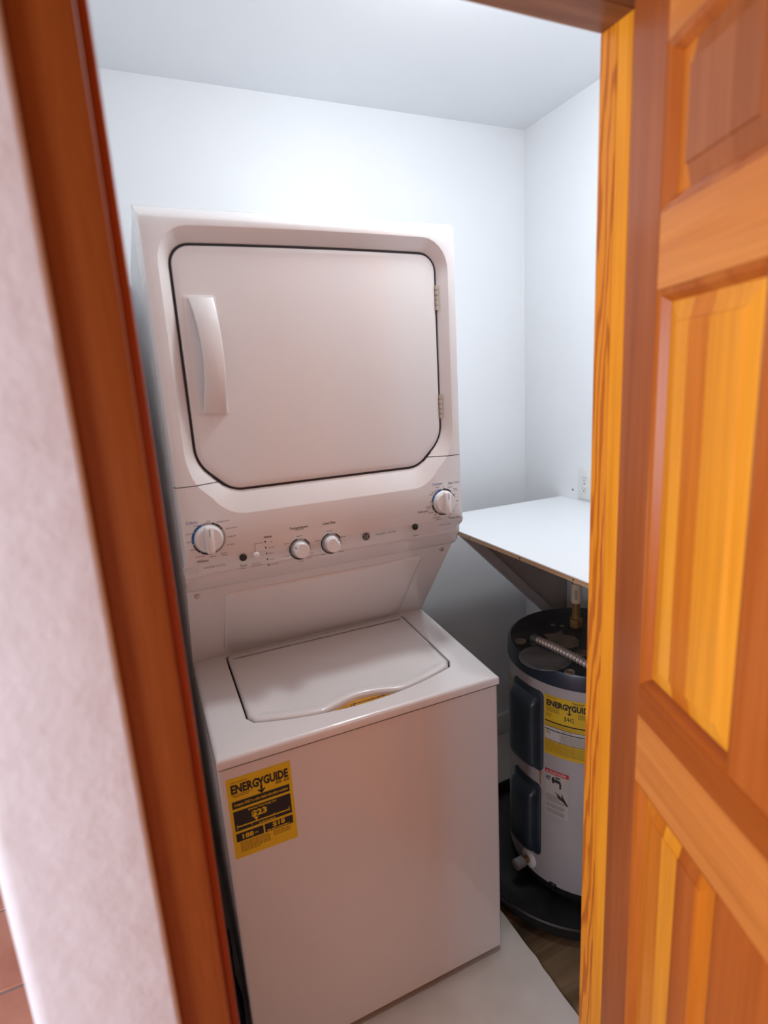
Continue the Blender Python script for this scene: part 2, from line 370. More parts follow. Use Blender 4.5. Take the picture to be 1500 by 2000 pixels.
for k, (a, b) in enumerate(pan_z):
    B('mullion', STV[2], sw+pw, sw+pw+mw, a, b, 0, DT)
    for xs in (sw, sw+pw+mw):
        xe = xs+pw
        # moulding: four mitred sloped strips, from the face down to the panel bed
        mo, dep = .016, .012
        def P(x, z, d): return (x, DSIDE*d, z)
        cs = [(xs, a), (xe, a), (xe, b), (xs, b)]; ci = [(xs+mo, a+mo), (xe-mo, a+mo), (xe-mo, b-mo), (xs+mo, b-mo)]
        cm = [(xs+mo*.45, a+mo*.45), (xe-mo*.45, a+mo*.45), (xe-mo*.45, b-mo*.45), (xs+mo*.45, b-mo*.45)]
        for i in range(4):
            j = (i+1) % 4
            sec = lambda c0, c1, c2: [P(*c0, .0008), P(*c1, .003), P(*c2, dep), P(*c2, dep+.008), P(*c0, dep+.008)]
            MB().loft([sec(cs[i], cm[i], ci[i]), sec(cs[j], cm[j], ci[j])], True, True).build('moulding', MOLD if i != 0 else RAIL_D if k == 1 else MOLD, door)
        # raised panel as glued staves: each stave has its bevelled top and bottom; outer staves carry the side bevels
        x0, x1, z0, z1 = xs+mo-.001, xe-mo+.001, a+mo-.001, b-mo+.001; bv = .026
        for (f0, f1, mi) in stave_sets[k]:
            sa, sb = x0+(x1-x0)*f0, x0+(x1-x0)*f1; g = .00025
            ia = sa+bv if f0 == 0 else sa+g; ib = sb-bv if f1 == 1 else sb-g
            lo_d, hi_d, hi_d2 = .0125, .0075, .0050
            l0 = [P(sa+(0 if f0 == 0 else g), z0, DT-.005), P(sb-(0 if f1 == 1 else g), z0, DT-.005), P(sb-(0 if f1 == 1 else g), z1, DT-.005), P(sa+(0 if f0 == 0 else g), z1, DT-.005)]
            l1 = [(p[0], DSIDE*lo_d, p[2]) for p in l0]
            l2 = [P(ia, z0+bv, hi_d), P(ib, z0+bv, hi_d), P(ib, z1-bv, hi_d), P(ia, z1-bv, hi_d)]
            l3 = [P(ia+(.0015 if f0 == 0 else 0), z0+bv+.0015, hi_d2), P(ib-(.0015 if f1 == 1 else 0), z0+bv+.0015, hi_d2), P(ib-(.0015 if f1 == 1 else 0), z1-bv-.0015, hi_d2), P(ia+(.0015 if f0 == 0 else 0), z1-bv-.0015, hi_d2)]
            MB().loft([l0, l1, l2, l3], True, True).build('panel_stave', STV[mi], door)
for hz in (.25, 1.0, 1.78):
    MB().lathe([(.0, -.045), (.006, -.045), (.006, .045), (0, .045)], (-.004, DSIDE*(DT+.004), hz), n=12).build('hinge', BRASS, door)

# ================================================================== STACKED WASHER DRYER
app = rootobj('stacked_washer_dryer', 'white stacked laundry unit with a dryer over a top loading washer', 'washer dryer', (W/2, .4, 0))
def ap(name, mb, m, par=None, **k):
    o = mb.build(name, m, None, **k); set_parent(o, par or app); return o
def set_parent(o, par):
    o.parent = par; o.matrix_parent_inverse = Matrix.Translation(-Vector(root_loc(par)))
def root_loc(par):
    p = par; v = Vector((0, 0, 0))
    while p is not None:
        v = v+p.location; v += p.matrix_parent_inverse.translation; p = p.parent
    return v
# washer cabinet
YFRONT = 0.0
ap('washer_cabinet', MB().box((.002, .012, .03), (W-.002, .79, .826)), ENAMEL_IN, bevel=.004)
pp = rpoly([(0, .03), (0, YFRONT), (W, YFRONT), (W, .03)], [0, .009, .009, 0], 5)
ap('front_panel', MB().prism(pp, lambda u, v, t: (u, v, t), .02, .8195), ENAMEL, smooth=40)
ap('seam_backing', MB().box((.004, .006, .812), (W-.004, .020, .832)), SEAL)
for fx in (.05, W-.05):
    for fy in (.06, .73): ap('foot', MB().lathe([(.0, 0), (.022, 0), (.024, .008), (.012, .012), (.012, .032)], (fx, fy, 0), n=16, cap0=False, cap1=True), BLACK)
# deck with the lid opening
def dz(y): return .846+.088*(y+.013)
LC, LH = .3455, .258
def front_y(x): u = (x-LC)/LH; return .092-.045*(1-u*u)
def lid_outline(off, notch):
    xs = [LC-LH+.012+(2*LH-.024)*i/40 for i in range(41)]
    fr_ = [(x, front_y(x)+(.030*math.cos(min(1, abs(x-LC)/.10)*math.pi/2)**1.2 if notch and abs(x-LC) < .10 else 0)) for x in xs]
    pts = [(LC-LH, .108)]+fr_+[(LC+LH, .108)]
    pts = pts+[(LC+LH, .383), (LC+LH-.006, .389), (LC-LH+.006, .389), (LC-LH, .383)]
    pts = densify(pts, .02)
    nn = normals(pts); return [(p[0]+n[0]*off, p[1]+n[1]*off) for p, n in zip(pts, nn)]
L0 = lid_outline(.0045, False)
cen = (LC, .22); DX0, DX1, DY0, DY1 = 0, W, -.004, .408
def ringrect(e, z_drop):
    return [(x, y, dz(y)-z_drop) for x, y in radial_rect(L0, cen, DX0+e, DX1-e, DY0+e, DY1)]
loops = [[(x, y, dz(y)-.03) for x, y in L0], [(x, y, dz(y)-.002) for x, y in L0], [(x+nx*.002, y+ny*.002, dz(y)) for (x, y), (nx, ny) in zip(L0, normals(L0))],
         ringrect(.010, 0), ringrect(.0045, .0010), ringrect(.0012, .0036), ringrect(0, .0075)]
last = [(x, y, .8245) for x, y, z in loops[-1]]
loops.append(last)
ap('washer_deck', MB().loft(loops), ENAMEL, smooth=35)
ap('lid_well', MB().loft([[(x, y, dz(y)-.03) for x, y in L0], [(x, y, dz(y)-.032) for x, y in L0]], True, True), SEAL)
L1 = lid_outline(0, True); N1 = normals(L1)
def lid_loop(ins, z): return [(x-nx*ins, y-ny*ins, dz(y)+z) for (x, y), (nx, ny) in zip(L1, N1)]
lidmb = MB().loft([lid_loop(.001, -.022), lid_loop(0, -.006), lid_loop(.0015, .0005), lid_loop(.005, .003), lid_loop(.012, .0045), lid_loop(.022, .0035), lid_loop(.03, .003)], True, True)
lid = ap('washer_lid', lidmb, ENAMEL, smooth=50)
lb = Print(); 
pts = [(x, front_y(x)-.001) for x in [LC-.085+.17*i/14 for i in range(15)]]
lb.poly(pts+[(LC+.085, .10), (LC-.085, .10)])
o = lb.build('lid_warning_label', lambda u, v: (u, v, dz(v)-.012), LIDLABEL, None); set_parent(o, app)
lb2 = Print(); lb2.fake(LC-.07, .056, .05, .004); lb2.fake(LC-.03, .063, .09, .003)
o = lb2.build('label_print', lambda u, v: (u, v, dz(v)-.0115), INK, None); set_parent(o, app)
lb3 = Print(); lb3.poly([(LC+.0, .0485), (LC+.06, .0495), (LC+.07, .0525), (LC+.03, .057), (LC+.01, .055)])
o = lb3.build('label_white_field', lambda u, v: (u, v, dz(v)-.0112), PAPER, None); set_parent(o, app)
# sloped panel between washer and dryer
y0s, z0s, y1s, z1s = .198, 1.142, .402, .880
def sl(x, t, d=0):                       # t 0 top..1 bottom, d towards the viewer
    L = math.hypot(y1s-y0s, z1s-z0s); ny, nz = -(z0s-z1s)/L, -(y1s-y0s)/L
    return (x, y0s+(y1s-y0s)*t+ny*d, z0s+(z1s-z0s)*t+nz*d)
bp_ = MB().loft([[sl(.002, 0, -.01), sl(W-.002, 0, -.01), sl(W-.002, 1, -.01), sl(.002, 1, -.01)], [sl(.002, 0), sl(W-.002, 0), sl(W-.002, 1), sl(.002, 1)]], True, True)
ap('sloped_panel', bp_, ENAMEL)
rr = rpoly([(.083, .10), (.600, .10), (.600, .93), (.083, .93)], [.03, .03, .03, .03], 5)
ap('raised_field', MB().loft([[sl(x, t, -.001) for x, t in rr], [sl(x, t, .0015) for x, t in rr], [sl(.3415+(x-.3415)*.985, .515+(t-.515)*.97, .004) for x, t in rr]], False, True), ENAMEL, smooth=30)
for sx_ in (.022, W-.03): ap('screw', MB().lathe([(0, .006), (.0055, .006), (.0055, 0), (.0045, -.002), (0, -.0025)], sl(sx_, .055, .004), axis='y', n=10), CHROME)
# dryer body
poly = [(.160, 1.912), (.79, 1.912), (.79, .84), (.41, .868), (.402, .880), (.200, 1.140), (.160, 1.185)]
ap('dryer_cabinet', MB().prism(poly, lambda u, v, t: (t, u, v), .0005, W-.0005), ENAMEL_IN, bevel=.003)
YD = .1375
DO = rpoly([(.056, 1.848), (.632, 1.848), (.632, 1.428), (.566, 1.366), (.120, 1.366), (.056, 1.428)], [.036, .036, .075, .06, .06, .075], 7)
DO = densify(DO, .02); DN = normals(DO)
DO = [(x, z+(.003*(1-((x-.344)/.288)**2) if z > 1.8 else 0)) for x, z in DO]
def off(k, g=.005):
    out = []
    for (x, z), (nx, nz) in zip(DO, DN):
        o_ = .020*nx*nx+(.026 if nz > 0 else .047)*nz*nz; out.append((x+nx*(g+o_*k), z+nz*(g+o_*k)))
    return out
c2 = (.344, 1.60)
def rect_ring(e, et, zb): return radial_rect(off(1.15), c2, e, W-e, zb, 1.917-et)
def ring3(pts, y, yb=None, zb=None): return [(x, yb if (yb is not None and z < zb+.0005) else y, z) for x, z in pts]
dish = .019
loops = [[(x, YD+.03, z) for x, z in off(0)], [(x, YD+dish+.002, z) for x, z in off(0)], [(x, YD+dish, z) for x, z in off(.06)],
         [(x, YD+.0007, z) for x, z in off(.97)], [(x, YD+.0001, z) for x, z in off(1.0)], [(x, YD, z) for x, z in off(1.025)],
         ring3(rect_ring(.010, .026, 1.228), YD), ring3(rect_ring(.007, .022, 1.226), YD+.001, YD+.001, 1.226), ring3(rect_ring(.002, .005, 1.222), YD+.016, YD+.003, 1.222), ring3(rect_ring(0, 0, 1.212), YD+.026, YD+.009, 1.212),
         ring3(rect_ring(0, 0, 1.151), .172, .181, 1.151), ring3(rect_ring(0, 0, 1.140), .176, .200, 1.140)]
me = MB().loft(loops).mesh('front')
SEAM = 1.3845
for nm, sgn in (('dryer_front', 1), ('control_panel', -1)):
    bm = bmesh.new(); bm.from_mesh(me); bmesh.ops.recalc_face_normals(bm, faces=bm.faces)
    bmesh.ops.bisect_plane(bm, geom=bm.verts[:]+bm.edges[:]+bm.faces[:], plane_co=(0, 0, SEAM+sgn*.0009), plane_no=(0, 0, -sgn), clear_outer=True)
    m2 = bpy.data.meshes.new(nm); bm.to_mesh(m2); bm.free()
    o = link(nm, m2, ENAMEL, None, 38); set_parent(o, app)
    if nm == 'control_panel': panel = o
ap('seam_backing', MB().box((.003, YD+.02, 1.375), (W-.003, YD+.026, 1.395)), SEAL)
ap('door_seal', MB().loft([[(x, YD+.022, z) for x, z in off(.15)], [(x, YD+.026, z) for x, z in off(.15)]], True, True), SEAL)
# dryer door
def dl(ins, y): return [(x-nx*ins, y, z-nz*ins) for (x, z), (nx, nz) in zip(DO, DN)]
ddoor = ap('dryer_door', MB().loft([dl(.001, YD+.021), dl(0, YD+dish+.002), dl(.0012, YD+dish-.001), dl(.004, YD+dish-.0022), dl(.012, YD+dish-.0028), dl(.028, YD+dish-.0032)], True, True), ENAMEL, smooth=40)
ydr = YD+dish-.0028
# handle: bowed vertical bar over a shallow recess
hp = rpoly([(.070, 1.523), (.131, 1.523), (.131, 1.757), (.070, 1.757)], .006, 4)
set_parent(MB().loft([[(x, ydr+.001, z) for x, z in hp], [(x, ydr-.0015, z) for x, z in hp], [(.1+(x-.1)*.94, ydr-.0022, 1.64+(z-1.64)*.985) for x, z in hp]], False, True).build('handle_recess', ENAMEL, None, smooth=30), ddoor)
hl = []
for i in range(17):
    t = i/16; z = 1.528+t*.224; bow = math.sin(math.pi*t)**.8; x0 = .078+.012*bow; x1 = .126+.004*bow; yf = ydr-.006-.026*bow; yb2 = yf+.007+.006*(1-bow)
    hl.append([(x0, yb2, z), (x0, yf+.002, z), (x0+.003, yf, z), (x1-.003, yf, z), (x1, yf+.002, z), (x1, yb2+.012*bow, z)])
set_parent(MB().loft(hl, True, True).build('handle', ENAMEL, None, smooth=45), ddoor)
for za, zb in ((1.727, 1.783), (1.477, 1.534)):
    mb = MB()
    for k in range(5):
        a = za+(zb-za)*k/5; b = za+(zb-za)*(k+1)/5-.0012
        mb.lathe([(0, a), (.0042, a), (.0042, b), (0, b)], (.6345, YD+dish-.004, 0), n=10)
    set_parent(mb.build('hinge', HINGE, None, smooth=40), ddoor)
# ---- controls
YP = YD
def cp(px, py): q = on(px, py, 1, YP); return q.x, q.z
def pm(d=.0006): return lambda u, v: (u, YP-d, v)
blk, blu, pale, gry, fnt, rng = Print(), Print(), Print(), Print(), Print(), Print()
def dial(px, py, R0, kr, blues, segs, tilt):
    x, z = cp(px, py); d = rootobj('dial', None, None, (0, 0, 0)); bpy.data.objects.remove(d)
    k = MB().lathe([(kr*1.06, YP), (kr*1.06, YP-.004), (kr, YP-.006), (kr*.96, YP-.014), (kr*.9, YP-.0155), (0, YP-.016)], (x, 0, z), axis='y', n=36)
    kn = ap('dial', k, PLASTIC, smooth=35)
    gp_ = rpoly([(-.0075, -kr*.95), (.0075, -kr*.95), (.0085, kr*.98), (-.0085, kr*.98)], .003, 3)
    ca, sa = math.cos(tilt), math.sin(tilt)
    R_ = lambda u, v: (x+u*ca-v*sa, z+u*sa+v*ca)
    def gl(sc, y, ysl=0): return [(R_(u*sc, v*sc)[0], y+ysl*(v/kr), R_(u*sc, v*sc)[1]) for u, v in gp_]
    g = MB().loft([gl(1.06, YP-.012), gl(1, YP-.026, .003), gl(.9, YP-.0275, .003)], False, True).build('dial_grip', PLASTIC, None, smooth=40); set_parent(g, kn)
    ip = Print(); ip.rect(-.0007, kr*.35, .0007, kr*.88)
    i_ = ip.build('pointer_line', lambda u, v: (R_(u, v)[0], YP-.0279+.003*(v/kr), R_(u, v)[1]), GREYINK, None); set_parent(i_, kn)
    rng.ring((x, z), kr*1.0, R0*.99, 0, 360, 40)
    for a0, a1 in segs: blk2.ring((x, z), R0*.9, R0*1.0, a0, a1, 6)
    for a0, a1 in blues: blu.ring((x, z), R0*.86, R0*1.0, a0, a1, 6)
    return x, z
blk2 = Print()
wx, wz = dial(408, 1052, .0350, .0278, [(112, 146), (149, 180), (182, 190)], [(62, 72), (40, 60), (30, 38), (198, 206), (208, 232), (235, 262), (264, 276)], math.radians(-2))
dx_, dz_ = dial(866, 980, .0335, .0270, [(100, 122), (125, 138), (141, 172)], [(74, 90), (48, 72), (8, 30), (-12, 5), (-32, -15), (-50, -36), (188, 214), (218, 232), (244, 256), (258, 270), (272, 284), (286, 298)], math.radians(-3))
def knob(px, py, r, ang):
    x, z = cp(px, py)
    kb = ap('knob', MB().lathe([(r*1.04, YP), (r*1.04, YP-.0035), (r*.9, YP-.0035)], (x, 0, z), axis='y', n=32), GREYRING, smooth=40)
    rng.ring((x, z), r*1.0, r*1.38, 0, 360, 36)
    lo = []
    for y, s, cut in ((YP-.002, 1.03, .97), (YP-.012, 1.0, .9), (YP-.020, .97, .72), (YP-.0215, .90, .66)):
        l = []
        for i in range(40):
            a = 2*math.pi*i/40; rr_ = r*s; c_ = math.cos(a-ang)*rr_
            if c_ > r*cut*s: rr_ = r*cut*s/math.cos(a-ang)
            l.append((x+rr_*math.cos(a), y, z+rr_*math.sin(a)))
        lo.append(l)
    c_ = MB().loft(lo, False, True).build('knob_cap', PLASTIC, None, smooth=35); set_parent(c_, kb)
    u = Vector((math.cos(ang), math.sin(ang))); v_ = Vector((-u.y, u.x))
    ip = Print(); q = [u*(r*.95)+v_*.0008, u*(r*.72)+v_*.0008, u*(r*.72)-v_*.0008, u*(r*.95)-v_*.0008]; ip.poly([(p.x, p.y) for p in q])
    i_ = ip.build('pointer_line', lambda a, b: (x+a, YP-.0215+.009*max(0, (math.hypot(a, b)/r-.66)/.3), z+b), INK, None); set_parent(i_, kb)
    for a0, a1 in ((100, 150), (152, 215), (217, 300), (20, 60)): blk2.ring((x, z), r*1.24, r*1.40, a0, a1, 8)
    return x, z
k1 = knob(586, 1072, .0178, math.radians(150)); k2 = knob(647, 1061, .0178, math.radians(35))
def button(px, py, r, m, nm):
    x, z = cp(px, py)
    ap(nm, MB().lathe([(r*1.25, YP), (r*1.2, YP-.001), (r, YP-.0012), (r*.97, YP-.004), (r*.8, YP-.005), (0, YP-.0053)], (x, 0, z), axis='y', n=24), m, smooth=40); return x, z
s1 = button(475, 1089, .0066, BLACK, 'start_button'); s2 = button(811, 1029, .0066, BLACK, 'start_button'); s3 = button(501, 1084, .0062, PLASTIC, 'extra_rinse_button')
def T(p, body, px, py, h, **k): x, z = cp(px, py); p.text(body, x, z-h/2, h, **k)
T(pale, 'Colors', 374, 1021, .0058, bold=.01); T(blk, 'Whites', 396, 1096, .0056, bold=.01); T(gry, 'WASHER CYCLES', 419, 1106, .0042)
T(blk, 'Start', 476, 1104, .0052, bold=.01); T(blk, 'Status', 523, 1048, .0050, bold=.01)
T(blk, 'Temperature', 583, 1030, .0056, bold=.01); T(blk, 'Load Size', 643, 1021, .0056, bold=.01)
T(gry, 'WASHER | DRYER', 753, 1041, .0048); T(blk, 'Start', 812, 1045, .0052)
T(pale, 'Cottons', 854, 945, .0058, bold=.01); T(blk, 'Easy Care', 886, 942, .0054); T(blk, 'Delicates', 826, 999, .0054); T(blk, 'Timed Dry', 887, 1010, .0054); T(gry, 'DRYER CYCLES', 869, 1024, .0036)
for px, py, wd in ((384, 1027, .012), (371, 1043, .016), (371, 1059, .014), (378, 1074, .012), (391, 1087, .018), (416, 1087, .014), (438, 1080, .013), (440, 1084, .012), (452, 1063, .018), (454, 1047, .02), (452, 1031, .024), (435, 1018, .026), (407, 1018, .007),
                   (585, 1034, .02), (585, 1047, .014), (560, 1062, .012), (560, 1086, .012), (610, 1080, .008), (604, 1090, .012), (589, 1096, .014), (643, 1037, .018), (670, 1048, .012), (620, 1056, .010), (633, 1083, .012), (666, 1077, .014),
                   (531, 1058, .006), (531, 1069, .012), (531, 1080, .012), (531, 1092, .010), (534, 1102, .022), (501, 1100, .022), (502, 1104, .026), (476, 1110, .012),
                   (855, 952, .012), (854, 957, .014), (848, 961, .016), (843, 966, .014), (879, 951, .014), (888, 954, .010), (890, 957, .012), (889, 965, .004), (893, 978, .010), (891, 985, .004), (889, 991, .004), (886, 998, .004), (881, 1004, .004), (877, 1008, .004), (871, 1010, .004), (842, 980, .005), (837, 990, .016), (838, 993, .012), (842, 1001, .016), (850, 1006, .005), (852, 1011, .022), (858, 1014, .020), (866, 951, .005)):
    x, z = cp(px, py); fnt.fake(x-wd/2, z-.0009, wd, .0018)
for px, py in ((518, 1058), (519, 1069.5), (521, 1081), (522.5, 1092), (524, 1103)):
    x, z = cp(px, py); blk.poly([(x-.0017, z), (x, z-.003), (x+.0017, z), (x, z+.003)])
xa, za = cp(499, 1078); xb, zb = cp(499, 1062); xc, zc = cp(514, 1058.5)
gry.rect(xa-.0004, za, xa+.0004, zb); gry.rect(xa, zb-.0004, xc, zb+.0004)
for p, m, nm, d in ((rng, RINGINK, 'grey_dial_marks', .0004), (fnt, FAINT, 'small_lettering', .0005), (gry, GREYINK, 'grey_lettering', .0005), (blk, INK, 'black_lettering', .0006), (blk2, INK, 'black_dial_marks', .0040), (blu, BLUEINK, 'blue_dial_marks', .0041), (pale, PALEBLUE, 'blue_lettering', .0006)):
    if p in (blk2, blu): d = .0007
    o = p.build(nm, pm(d), m, None); set_parent(o, panel)
# round emblem
x, z = cp(715, 1048); R0 = .0092
em = ap('emblem', MB().lathe([(R0, YP), (R0, YP-.0008), (R0*.95, YP-.0011), (0, YP-.0011)], (x, 0, z), axis='y', n=32), BLACK)
ep = Print(); ep.ring((x, z), R0*.80, R0*.88, 0, 360, 28)
for a in range(4):
    t = math.radians(45+90*a); ep.ring((x+R0*.9*math.cos(t), z+R0*.9*math.sin(t)), R0*.2, R0*.3, 0, 360, 10)
for s_ in (-1, 1):
    ep.ring((x+s_*R0*.28, z+R0*.22), R0*.16, R0*.27, 0, 360, 12); ep.ring((x+s_*R0*.28-R0*.1, z-R0*.25), R0*.18, R0*.29, -150, 130, 12)
ep.poly([(x-R0*.45, z-R0*.42), (x-R0*.36, z-R0*.46), (x+R0*.0, z+R0*.45), (x-R0*.09, z+R0*.46)]); ep.poly([(x+R0*.1, z-R0*.42), (x+R0*.19, z-R0*.46), (x+R0*.5, z+R0*.45), (x+R0*.41, z+R0*.46)])
o = ep.build('emblem_monogram', pm(.0014), GREYRING, None); set_parent(o, em)
# serial sticker under the console
st = Print(); st.rect(.045, .25, .125, .60)
def under(u, v): y = .1465+(.181-.1465)*(1-v); z = 1.212+(1.151-1.212)*(1-v); return (u, y-.0005, z-.0004)
o = st.build('serial_sticker', under, ENAMEL_IN, None); set_parent(o, app)
st = Print(); st.fake(.062, .36, .018, .12); st.fake(.085, .36, .03, .12); o = st.build('serial_print', lambda u, v: (under(u, v)[0], under(u, v)[1]-.0005, under(u, v)[2]-.0003), GREYINK, None); set_parent(o, app)

# ---- yellow energy label on the washer front
def energy_label(w_, h_, fn, par, yellow):
    def F(d): return lambda u, v: fn(u*w_, (1-v)*h_, d)
    b = Print(); n = 12
    for j in range(6): 
        for i in range(n): b._a([(i/n, j/6), ((i+1)/n, j/6), ((i+1)/n, (j+1)/6), (i/n, (j+1)/6)], [(0, 1, 2, 3)])
    lab = b.build('energy_label', F(.0006), yellow, None); set_parent(lab, par); return lab, F
class LP(Print):                            # label print: v measured downwards
    def text(s, body, u, v, h, width=None, align='c', bold=0, asp=1.4):
        vs, fs = text2d(body, bold); x0 = min(p[0] for p in vs); x1 = max(p[0] for p in vs); k = h/.7; kx = width/(x1-x0) if width else k*asp
        wd = (x1-x0)*kx; of = {'c': -wd/2, 'l': 0, 'r': -wd}[align]; s._a([(u+of+(p[0]-x0)*kx, v-p[1]*k) for p in vs], fs)
    def fake(s, u, v, width, h):
        x = u
        while x < u+width-h:
            L = min(random.uniform(2, 5)*h, u+width-x); s.rect(x, v-h, x+L, v); x += L+h*.9
lw, lh, lx, lz = .135, .192, .0135, .604
lab, F = energy_label(lw, lh, lambda u, v, d: (lx+u, YFRONT-d, lz+v), app, YELLOW)
k, yl, fa = LP(), LP(), LP()
k.text('ENERG', .06, .185, .10, .425, 'l', .045); k.text('Y', .520, .215, .125, .105, 'c', .045); k.text('GUIDE', .560, .185, .10, .39, 'l', .045)
k.rect(.502, .19, .528, .255); k.poly([(.45, .235), (.515, .285), (.58, .235), (.56, .225), (.515, .252), (.47, .225)])
fa.fake(.07, .215, .3, .012); fa.fake(.09, .235, .24, .012); fa.rect(.74, .20, .84, .235); fa.rect(.87, .20, .96, .235); fa.fake(.07, .06, .25, .012)
k.rect(.05, .285, .95, .375); yl.text('Compare ONLY to other labels with yellow numbers', .5, .345, .034, .84, 'c', .02)
k.rect(.05, .405, .95, .655)
yl.text('Estimated Yearly Energy Cost', .5, .44, .024, .44, 'c', .02); yl.text('$23', .44, .535, .07, .24, 'c', .04)
yl.poly([(.35, .55), (.42, .55), (.385, .60)]); yl.rect(.08, .595, .92, .610); yl.rect(.08, .575, .09, .635); yl.rect(.905, .56, .915, .615); yl.rect(.30, .618, .31, .632); yl.rect(.66, .58, .668, .60); yl.fake(.42, .645, .26, .012)
k.rect(.05, .685, .95, .79); yl.rect(.475, .68, .495, .80)
yl.text('188', .23, .765, .055, .17, 'c', .03); yl.text('kWh', .36, .755, .025, .06); yl.text('$18', .72, .745, .055, .20, 'c', .03); yl.fake(.53, .78, .36, .014)
for r_ in range(6): fa.fake(.10, .82+.022*r_, .46 if r_ < 5 else .3, .012)
for r_ in range(3): fa.fake(.62, .82+.022*r_, .28, .012)
for p, m, nm, d in ((k, INK, 'black_print', .0009), (yl, YELLOW, 'yellow_print', .0012), (fa, mat('brown_small_print', (.36, .22, .004), .6), 'small_print', .0009)):
    o = p.build(nm, F(d), m, None); set_parent(o, lab)

# ================================================================== WATER HEATER
HX, HY, HR, HT = 1.131, .164, .240, .769
hea = rootobj('water_heater', 'short white electric water heater with black top and navy access covers', 'water heater', (HX, HY, .032))
def hp_(name, mb, m, par=None, **k): o = mb.build(name, m, None, **k); set_parent(o, par or hea); return o
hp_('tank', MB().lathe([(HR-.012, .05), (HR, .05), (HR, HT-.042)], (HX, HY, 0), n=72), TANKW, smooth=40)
hp_('base_ring', MB().lathe([(0, .020), (HR-.008, .020), (HR-.006, .052), (HR-.02, .054)], (HX, HY, 0), n=64), BLACK, smooth=40)
cap_o = hp_('top_cap', MB().lathe([(HR+.0005, HT-.050), (HR+.0035, HT-.050), (HR+.0035, HT-.008), (HR+.001, HT-.002), (HR-.006, HT)], (HX, HY, 0), n=72), CAPBAND, smooth=40)
hp_('top_plate', MB().lathe([(HR-.006, HT), (HR-.012, HT-.0015), (0, HT-.001)], (HX, HY, 0), n=72), CAPB, smooth=40)
def cyl(u, z, d): a = u/HR; return (HX+(HR+d)*math.cos(a), HY+(HR+d)*math.sin(a), z)
rad = math.radians
for (a0, a1, z0, z1) in ((167, 197.2, .428, .686), (167, 195.5, .128, .378)):
    ac, zc_ = HR*rad((a0+a1)/2), (z0+z1)/2; hw, hh = HR*rad((a1-a0)/2), (z1-z0)/2
    R_ = densify(rpoly([(-hw, -hh), (hw, -hh), (hw, hh), (-hw, hh)], .016, 5), .02)
    def cl(ix, it, d): return [cyl(ac+u*(hw-ix)/hw, zc_+v*((hh-(it if v > 0 else ix))/hh), d) for u, v in R_]
    cv = MB().loft([cl(0, 0, -.002), cl(0, 0, .005), cl(.003, .003, .007), cl(.010, .018, .008), cl(.013, .026, .020), cl(.020, .038, .029), cl(.028, .046, .031), cl(.036, .08, .0315), cl(.046, .10, .0315)], False, True)
    c_o = hp_('access_cover', cv, COVER, smooth=40)
# labels on the tank
lab, F = energy_label(.137, .189, lambda u, v, d: cyl(HR*rad(197.9)+u, .4975+v, d), hea, HYELLOW)
k, wt, fa = LP(), LP(), LP()
k.text('ENERG', .05, .17, .09, .445, 'l', .045); k.text('Y', .53, .195, .11, .105, 'c', .045); k.text('GUIDE', .570, .17, .09, .40, 'l', .045)
k.rect(.517, .17, .543, .215); k.poly([(.475, .215), (.585, .215), (.53, .25)])
for r_ in range(5): fa.fake(.05, .20+.017*r_, .28, .007); fa.fake(.70, .21+.017*r_, .26, .007)
for r_ in range(3): fa.fake(.04, .31+.022*r_, .12, .008); fa.fake(.84, .30+.03*r_, .12, .01)
fa.fake(.05, .035, .22, .008); fa.fake(.58, .04, .24, .01); fa.fake(.6, .058, .2, .01)
k.text('$442', .53, .355, .075, .20, 'c', -.004)
k.rect(.02, .425, .98, .445, 10)
for r_ in range(3): k.rect(.03, .465+.016*r_, .97, .467+.016*r_, 8)
k.rect(.02, .515, .98, .522, 10); k.rect(.02, .565, .98, .58, 10); k.rect(.02, .745, .98, .752, 10)
wt.rect(.02, .522, .98, .745, 12)
for r_ in range(9): fa.fake(.36, .605+.016*r_, .58, .006)
for r_ in range(4): fa.fake(.05, .60+.014*r_, .10, .006)
k.rect(.33, .58, .333, .745); fa.fake(.40, .548, .2, .01)
for r_ in range(6): fa.fake(.03, .79+.03*r_, .93, .007)
for p, m, nm, d in ((wt, PAPER, 'white_table', .0009), (k, INK, 'black_print', .0012), (fa, mat('heater_small_print', (.16, .10, .02), .6), 'small_print', .0012)):
    o = p.build(nm, F(d), m, None); set_parent(o, lab)
A0 = HR*rad(198.9); dw, dh = HR*rad(16.6), .152
b = Print(); b.rect(0, 0, 1, 1, 10); DF = lambda d: (lambda u, v: cyl(A0+u*dw, .4485-v*dh, d))
dn = b.build('danger_label', DF(.0006), mat('cream_label', (.42, .37, .33), .5), None); set_parent(dn, hea)
r_, k, wt, fa = LP(), LP(), LP(), LP()
r_.rect(0, 0, 1, .088, 8); wt.text('DANGER', .56, .068, .05, .72, 'c', .02); wt.poly([(.05, .068), (.15, .068), (.10, .018)])
k.text('HOT', .14, .235, .085, .2, 'c', .05)
k.ring((.36, .21), .0, .07, 0, 360, 10); k.rect(.34, .18, .62, .245); k.poly([(.56, .18), (.66, .19), (.70, .25), (.70, .35), (.62, .35), (.62, .26)]); k.rect(.50, .14, .53, .18); k.poly([(.44, .12), (.64, .12), (.66, .15), (.46, .15)]); 
fa.rect(.02, .365, .98, .37); fa.rect(.02, .39, .98, .393); fa.rect(.90, .10, .905, .37)
k.poly([(.42, .455), (.50, .46), (.66, .52), (.80, .52), (.98, .66), (.96, .70), (.80, .62), (.62, .58), (.50, .53), (.60, .54), (.46, .49), (.58, .505)]); k.poly([(.70, .45), (.76, .47), (.80, .53), (.74, .53)])
r_.poly([(.56, .47), (.62, .49), (.70, .53), (.78, .53), (.72, .55), (.64, .54)])
